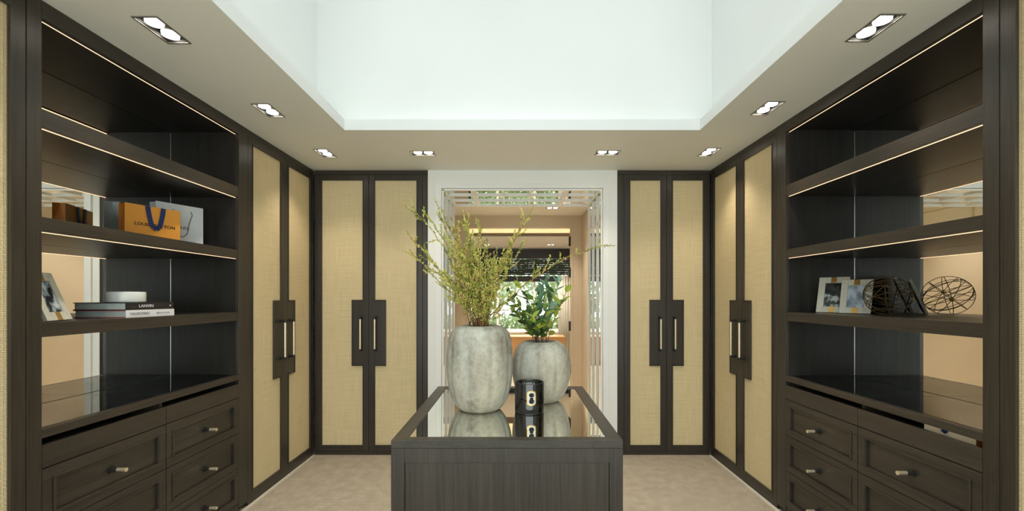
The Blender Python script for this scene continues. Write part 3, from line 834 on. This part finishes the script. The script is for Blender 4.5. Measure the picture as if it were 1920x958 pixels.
hero = [((752, 380), 2.05, (845, 440)), ((764, 436), 2.00, (815, 500)), ((768, 468), 2.06, (825, 540)), ((815, 372), 2.15, (850, 470)), ((843, 405), 2.05, None),
        ((868, 396), 2.16, None), ((878, 398), 2.0, (880, 470)), ((898, 412), 2.2, None), ((1000, 384), 2.10, (945, 480)), ((994, 406), 2.02, (950, 470)),
        ((985, 448), 2.2, (950, 520)), ((830, 395), 2.2, None), ((795, 395), 2.12, (850, 470)), ((855, 425), 2.1, None), ((800, 500), 2.0, None), ((960, 450), 2.0, None)]
for (tx, ty), zz, via in hero:
    branch(r, px(tx, ty, zz), px(via[0], via[1], 2.09) if via else None, 11)
branch(r, px(1153, 460, 1.98), px(1075, 452, 2.0), 7, .8)
for i in range(38):
    t = r.gauss(0, 1)
    tx = 893+t*42; ty = 455+abs(t)*30+r.uniform(-25, 60)
    branch(r, px(tx, ty, r.uniform(1.93, 2.3)), None, 7, .9, .2)

# ------------------------------------------------------------ leafy stems
arr2 = empty('leafy_arrangement', (.136, 2.292, MZ+.22), label='green and blue-green leafy stems standing in the shorter vase', category='plant')
a2 = Vector(arr2.location)
def leaf_mesh(w, mat):
    bm = bmesh.new(); N = 6; rows = []
    for i in range(N+1):
        t = i/N; hw = w*math.sin(math.pi*t**.8)**.85*.5 if 0 < t < 1 else 0.0008
        zc = -.12*t*t
        rows.append([bm.verts.new((-hw, t, zc+abs(hw)*.35)), bm.verts.new((0, t, zc)), bm.verts.new((hw, t, zc+abs(hw)*.35))])
    for a, b in zip(rows, rows[1:]):
        for k in range(2): bm.faces.new((a[k], a[k+1], b[k+1], b[k]))
    me = bpy.data.meshes.new('leaf'); bm.to_mesh(me); bm.free(); me.materials.append(M[mat])
    for p in me.polygons: p.use_smooth = True
    return me
LM = {k: leaf_mesh(w, k) for k, w in (('leaf_a', .42), ('leaf_b', .62), ('leaf_c', .45), ('leaf_d', .40))}
r = random.Random(5)
stems = [((950, 545), 2.25, 'ad'), ((968, 520), 2.3, 'ac'), ((985, 552), 2.2, 'ad'), ((1000, 560), 2.25, 'ca'), ((1018, 530), 2.32, 'ba'), ((1030, 518), 2.28, 'b'), ((1052, 524), 2.2, 'bb'),
         ((1040, 545), 2.2, 'bd'), ((1066, 538), 2.3, 'cc'), ((1022, 575), 2.15, 'ca'), ((958, 585), 2.18, 'dd'), ((975, 575), 2.35, 'da'), ((1045, 570), 2.35, 'ab'), ((948, 565), 2.3, 'ac'), ((990, 585), 2.12, 'cd'), ((1010, 545), 2.4, 'bd')]
for (tx, ty), zz, kinds in stems:
    tip = px(tx, ty, zz); ang = r.uniform(0, 6.28)
    mouth = Vector((.136+.04*math.cos(ang)*.8+.1*(tip.x-.136), 2.292+.035*math.sin(ang), MZ+.318))
    root = Vector((.136-.3*(mouth.x-.136), 2.292-.3*(mouth.y-2.292), MZ+.232))
    pts = bez(mouth, mouth+Vector((0, 0, .05)), tip+(mouth-tip)*.4+Vector((0, 0, .02)), tip, 10)
    m = MB(); L = [root-a2]+[p-a2 for p in pts]; m.tube(L, .0022, 6, taper=.5)
    st = m.build('stem', 'stem', arr2)
    for i in range(13):
        t = .12+.88*(i+.5)/13; q = t*9.99; k = int(q); p = (pts[k].lerp(pts[min(k+1, 10)], q-k))-a2
        d = (pts[min(k+1, 10)]-pts[k]).normalized()
        dd = (d*.6+Vector((r.gauss(0, .8), r.gauss(0, .8), r.uniform(-.1, .6)))).normalized()
        kk = 'leaf_'+r.choice(kinds)
        lo = link_obj('leaf', LM[kk], st)
        x = dd.cross(Vector((0, 0, 1))); x = x.normalized() if x.length > .05 else Vector((1, 0, 0))
        roll = Matrix.Rotation(r.uniform(-1.0, 1.0), 3, dd); x = roll @ x; n = x.cross(dd)
        s = r.uniform(.042, .078)
        lo.matrix_local = Matrix.Translation(p) @ Matrix((x, dd, n)).transposed().to_4x4() @ Matrix.Scale(s, 4)

# ------------------------------------------------------------ shopping bags
def bag(loc, ang, w, d, h, mat, side, label, open_in='blackgap'):
    r_ = empty('shopping_bag', loc, (0, 0, ang), label, 'bag', 'paper shopping bags on the bookcase shelf')
    t = .0012; m = MB()
    m.box(0, w, 0, t, 0, h).box(0, w, d-t, d, 0, h).box(t, w-t, t, d-t, 0, t)
    m.build('bag_body', mat, r_)
    for x, ins in ((0, .012), (w, -.012)):
        s = MB()
        # folded gusset
        s.quad(((x, 0, 0), (x, d, 0), (x+ins*.2, d/2, h*.35), (x, 0, h*.35)))
        s.quad(((x, 0, h*.35), (x+ins*.2, d/2, h*.35), (x+ins, d/2, h), (x, 0, h)))
        s.quad(((x, d, 0), (x, d, h*.35), (x+ins*.2, d/2, h*.35), (x, d, 0)) if False else ((x, d, h*.35), (x, d, h), (x+ins, d/2, h), (x+ins*.2, d/2, h*.35)))
        s.quad(((x, d, 0), (x, d, h*.35), (x+ins*.2, d/2, h*.35), (x, d*.6, 0)))
        s.build('gusset', side, r_)
    return r_
ZS2 = Z(.314)
B1 = bag((-2.108, 2.300, ZS2), math.atan2(.25, .10), .272, .055, .198, 'orange', 'orangedk', 'orange paper shopping bag with navy ribbon handle, front of the two')
def ribbon(parent, pts, w, mat, name='ribbon_handle'):
    m = MB(); L = [Vector(p) for p in pts]
    for a, b in zip(L, L[1:]): 
        dv = (b-a).normalized(); n = dv.cross(Vector((0, -1, 0))).normalized()*w/2; o = Vector((0, -.001, 0))
        v = [m.bm.verts.new(q) for q in (a-n, a+n, b+n, b-n)]; v2 = [m.bm.verts.new(q+o) for q in (a-n, a+n, b+n, b-n)]
        m.bm.faces.new(v); m.bm.faces.new(v2[::-1])
        for i in range(4): m.bm.faces.new((v[i], v[(i+1) % 4], v2[(i+1) % 4], v2[i]))
    return m.build(name, mat, parent)
rp = [(.096+.0*i, 0, 0) for i in range(2)]
def loopx(x0, x1, z_top, z_bot, y, n=14):
    out = []
    for i in range(n+1):
        a = math.pi*i/n; out.append((x0+(x1-x0)*(1-math.cos(a))/2, y, z_top-(z_top-z_bot)*math.sin(a)**.7))
    return out
def strap(y): return [(.103, y, .197), (.108, y, .165), (.114, y, .130), (.122, y, .098), (.133, y, .078), (.146, y, .072), (.158, y, .082), (.167, y, .105), (.173, y, .135), (.178, y, .165), (.182, y, .197)]
ribbon(B1, strap(-.004), .024, 'navy')
ribbon(B1, strap(.061), .024, 'navy')
text_mesh('lettering', 'LOUIS VUITTON', .0235, 'ink', B1, (.143, -.0012, .092), (R(90), 0, 0), sx=1.12, spacing=1.05, bold=.02)
text_mesh('lettering', 'MAISON FONDEE EN 1854', .0055, 'ink', B1, (.147, -.0012, .030), (R(90), 0, 0), sx=1.0)
text_mesh('lettering', 'PARIS', .0055, 'ink', B1, (.147, -.0012, .021), (R(90), 0, 0), sx=1.0)
B2 = bag((-2.150, 2.548, ZS2), math.atan2(.245, .12), .258, .07, .262, 'paper', 'paper', 'white paper shopping bag with grey cord handle, behind the orange bag')
for yy in (-.006, .076):
    MB().tube([(.186, yy*.5+(.018 if yy > 0 else 0), .226), (.192, yy, .205), (.183, yy, .178), (.173, yy, .145), (.170, yy, .115), (.164, yy, .085), (.14, yy, .06), (.108, yy, .08), (.094, yy, .13), (.086, yy, .18), (.090, yy*.5+(.018 if yy > 0 else 0), .228)], .0024, 6).build('cord_handle', 'greyink', B2)
text_mesh('lettering', 'CHANEL', .028, 'ink', B2, (.122, -.0012, .118), (R(90), 0, 0), sx=1.05)

# ------------------------------------------------------------ books and dish
ZS3 = Z(-.100)
def book(x0, x1, y0, y1, z0, z1, cover, inner, label):
    """spine faces +x at x1"""
    r_ = empty('book', ((x0+x1)/2, (y0+y1)/2, z0), label=label, category='book', group='stacked books on the left bookcase')
    cx, cy = (x0+x1)/2, (y0+y1)/2; h = z1-z0; hx, hy = (x1-x0)/2, (y1-y0)/2
    m = MB().box(-hx, hx, -hy, hy, 0, .0035).box(-hx, hx, -hy, hy, h-.0035, h).box(hx-.004, hx, -hy, hy, .0035, h-.0035)
    m.build('cover', cover, r_, bevel=.0008)
    if inner: 
        MB().box(-hx-.0006, hx-.004, -hy-.0006, hy+.0006, .0001, .0037).box(-hx-.0006, hx-.004, -hy-.0006, hy+.0006, h-.0037, h-.0001).build('board_edge', inner, r_)
    MB().box(-hx+.006, hx-.005, -hy+.004, hy-.004, .0036, h-.0036).build('pages', 'pages', r_)
    return r_, hx, h
bx0, bx1, by0, by1 = -2.12, -1.868, 2.045, 2.328
b1, hx, hh = book(bx0, bx1+.002, by0, by1+.004, ZS3, ZS3+.0365, 'bookwhite', 'bookred', 'thick book with white spine and red cover edges, bottom of the two')
text_mesh('lettering', 'VALENTINO', .0175, 'greyink', b1, (hx+.0012, -.070, hh/2), (R(90), 0, R(90)), sx=1.15)
text_mesh('lettering', 'OBJECTS OF COUTURE', .0075, 'greyink', b1, (hx+.0012, .068, hh/2), (R(90), 0, R(90)), sx=1.1)
b2, hx, hh = book(bx0-.004, bx1, by0, by1, ZS3+.0366, ZS3+.0735, 'bookblack', None, 'thick black book with white lettering on the spine, top of the two')
text_mesh('lettering', 'LANVIN', .021, 'bookwhite', b2, (hx+.0012, -.030, hh/2), (R(90), 0, R(90)), sx=1.15)
MB().box(hx, hx+.001, -.112, -.090, .014, .0155).build('lettering', 'greyink', b2)
MB().cyl((hx, .120, hh/2), (hx+.001, .120, hh/2), .004, n=10).build('publisher_mark', 'bookwhite', b2)
dish = MB().lathe([(.072, 0), (.0755, .002), (.0765, .006), (.0765, .048), (.0755, .0515), (.073, .053), (.02, .053)], 48).build('lidded_box', 'ceramic', None, smooth=True, bevel=.001)
dish.location = (-1.975, 2.165, ZS3+.0737); tag(dish, 'low round white ceramic box on top of the stacked books', 'box')

# ------------------------------------------------------------ picture frames
def picture_frame(loc, ang, w, h, lean, bw, photo_m, label, gold='gold'):
    r_ = empty('picture_frame', loc, (0, 0, ang), label, 'picture frame', 'pale photo frames with gold bands')
    cl, sl = math.cos(lean), math.sin(lean)
    tr = lambda a, u, z: (a, u*cl+z*sl+.0, z*cl-u*sl+.006*sl+.002)
    B = lambda: MB(tr); bh = bw*1.1
    m = B(); t = .014
    m.box(0, bw, 0, t, 0, h).box(w-bw, w, 0, t, 0, h).box(bw, w-bw, 0, t, 0, bh).box(bw, w-bw, 0, t, h-bh, h)
    m.build('frame', 'shagreen', r_, bevel=.0015)
    g = .030
    B().box(w/2-g/2, w/2+g/2, -.0008, .0002, .001, bh-.001).build('gold_band', gold, r_)
    B().box(w/2-g/2, w/2+g/2, -.0008, .0002, h-bh+.001, h-.001).build('gold_band', gold, r_)
    B().box(bw, w-bw, .006, .008, bh, h-bh).build('photo_print', photo_m, r_)
    B().box(bw*.4, w-bw*.4, t, t+.004, bh*.4, h-bh*.4).build('backing', 'blackgap', r_)
    # easel leg
    zt = h*.72; pt = Vector(tr(w/2, t+.004, zt)); foot = Vector((w/2, pt.y+.03, .002))
    d = (foot-pt).normalized(); e = MB(); s = .022
    n = Vector((1, 0, 0)).cross(d).normalized()*.002
    vs = [e.bm.verts.new(q) for q in (pt+Vector((-s, 0, 0))-n, pt+Vector((s, 0, 0))-n, foot+Vector((s, 0, 0))-n, foot+Vector((-s, 0, 0))-n,
          pt+Vector((-s, 0, 0))+n, pt+Vector((s, 0, 0))+n, foot+Vector((s, 0, 0))+n, foot+Vector((-s, 0, 0))+n)]
    for f in ((0,1,2,3), (7,6,5,4), (0,4,5,1), (1,5,6,2), (2,6,7,3), (3,7,4,0)): e.bm.faces.new([vs[i] for i in f])
    e.build('easel_leg', 'blackgap', r_)
    return r_
picture_frame((-1.877, 1.712, ZS3), math.atan2(.147, -.052), .156, .212, R(20), .034, 'photo_c', 'pale photo frame on the left bookcase showing a dark standing figure')
picture_frame((1.925, 2.738, ZS3), R(-50), .160, .238, R(20), .036, 'photo_a', 'pale photo frame with a dark portrait, farther of two on the right bookcase')
picture_frame((1.968, 2.600, ZS3), R(-50), .152, .216, R(20), .034, 'photo_b', 'pale photo frame with a light blue picture, nearer of two beside the wire sphere')

# ------------------------------------------------------------ wire sphere
SR = .107
ws = empty('wire_sphere', (2.068, 2.374, ZS3+SR+.002), (R(12), R(10), R(38)), label='openwork ball of bronze wire on the right bookcase beside the photo frames', category='ornament')
def ring(axis, off=0.0, rad=.0018):
    axis = Vector(axis).normalized(); u = axis.orthogonal().normalized(); v = axis.cross(u); rr = math.sqrt(max(0, SR*SR-off*off))-.0
    pts = [tuple(axis*off+rr*(math.cos(2*math.pi*k/40)*u+math.sin(2*math.pi*k/40)*v)) for k in range(40)]
    MB().tube(pts, rad, 5, True).build('wire_ring', 'bronze', ws, smooth=True)
for k in range(5):
    a = math.pi*k/5; ring((math.cos(a), 0, math.sin(a)))           # meridians through the y poles
for k in range(4):
    a = math.pi*k/4+.3; ring((math.cos(a)*.35, math.sin(a), math.cos(a)))
for k in range(2): ring((.3, .5, .9), -.04+.08*k)
for s in (-1, 1):
    MB().lathe([(.002, -.004), (.009, -.003), (.011, 0), (.009, .003), (.002, .004)], 14).build('hub', 'gold', ws, smooth=True)
    o = ws.children[-1] if False else bpy.data.objects[[x.name for x in bpy.data.objects if x.name.startswith('hub')][-1]]
    o.location = (0, s*SR, 0); o.rotation_euler = (R(90), 0, 0)

# ------------------------------------------------------------ gift box in the right tray
gb = empty('gift_box', (1.90, 1.80, Z(-.6545)), label='flat orange gift box with blue ribbon inside the right display tray', category='box')
MB().box(-.07, .07, -.105, .105, 0, .090).build('box_base', 'orangedk', gb, bevel=.001)
MB().box(-.072, .072, -.107, .107, .090, .124).build('box_lid', 'orange', gb, bevel=.001)
MB().box(-.0745, -.0721, -.107, .107, .002, .122).build('paper_face', 'giftpaper', gb)
MB().tube([(-.078, .00, .085), (-.082, .014, .090), (-.080, .024, .086), (-.078, .012, .079), (-.078, .006, .083)], .005, 6).build('ribbon_bow', 'navy', gb)
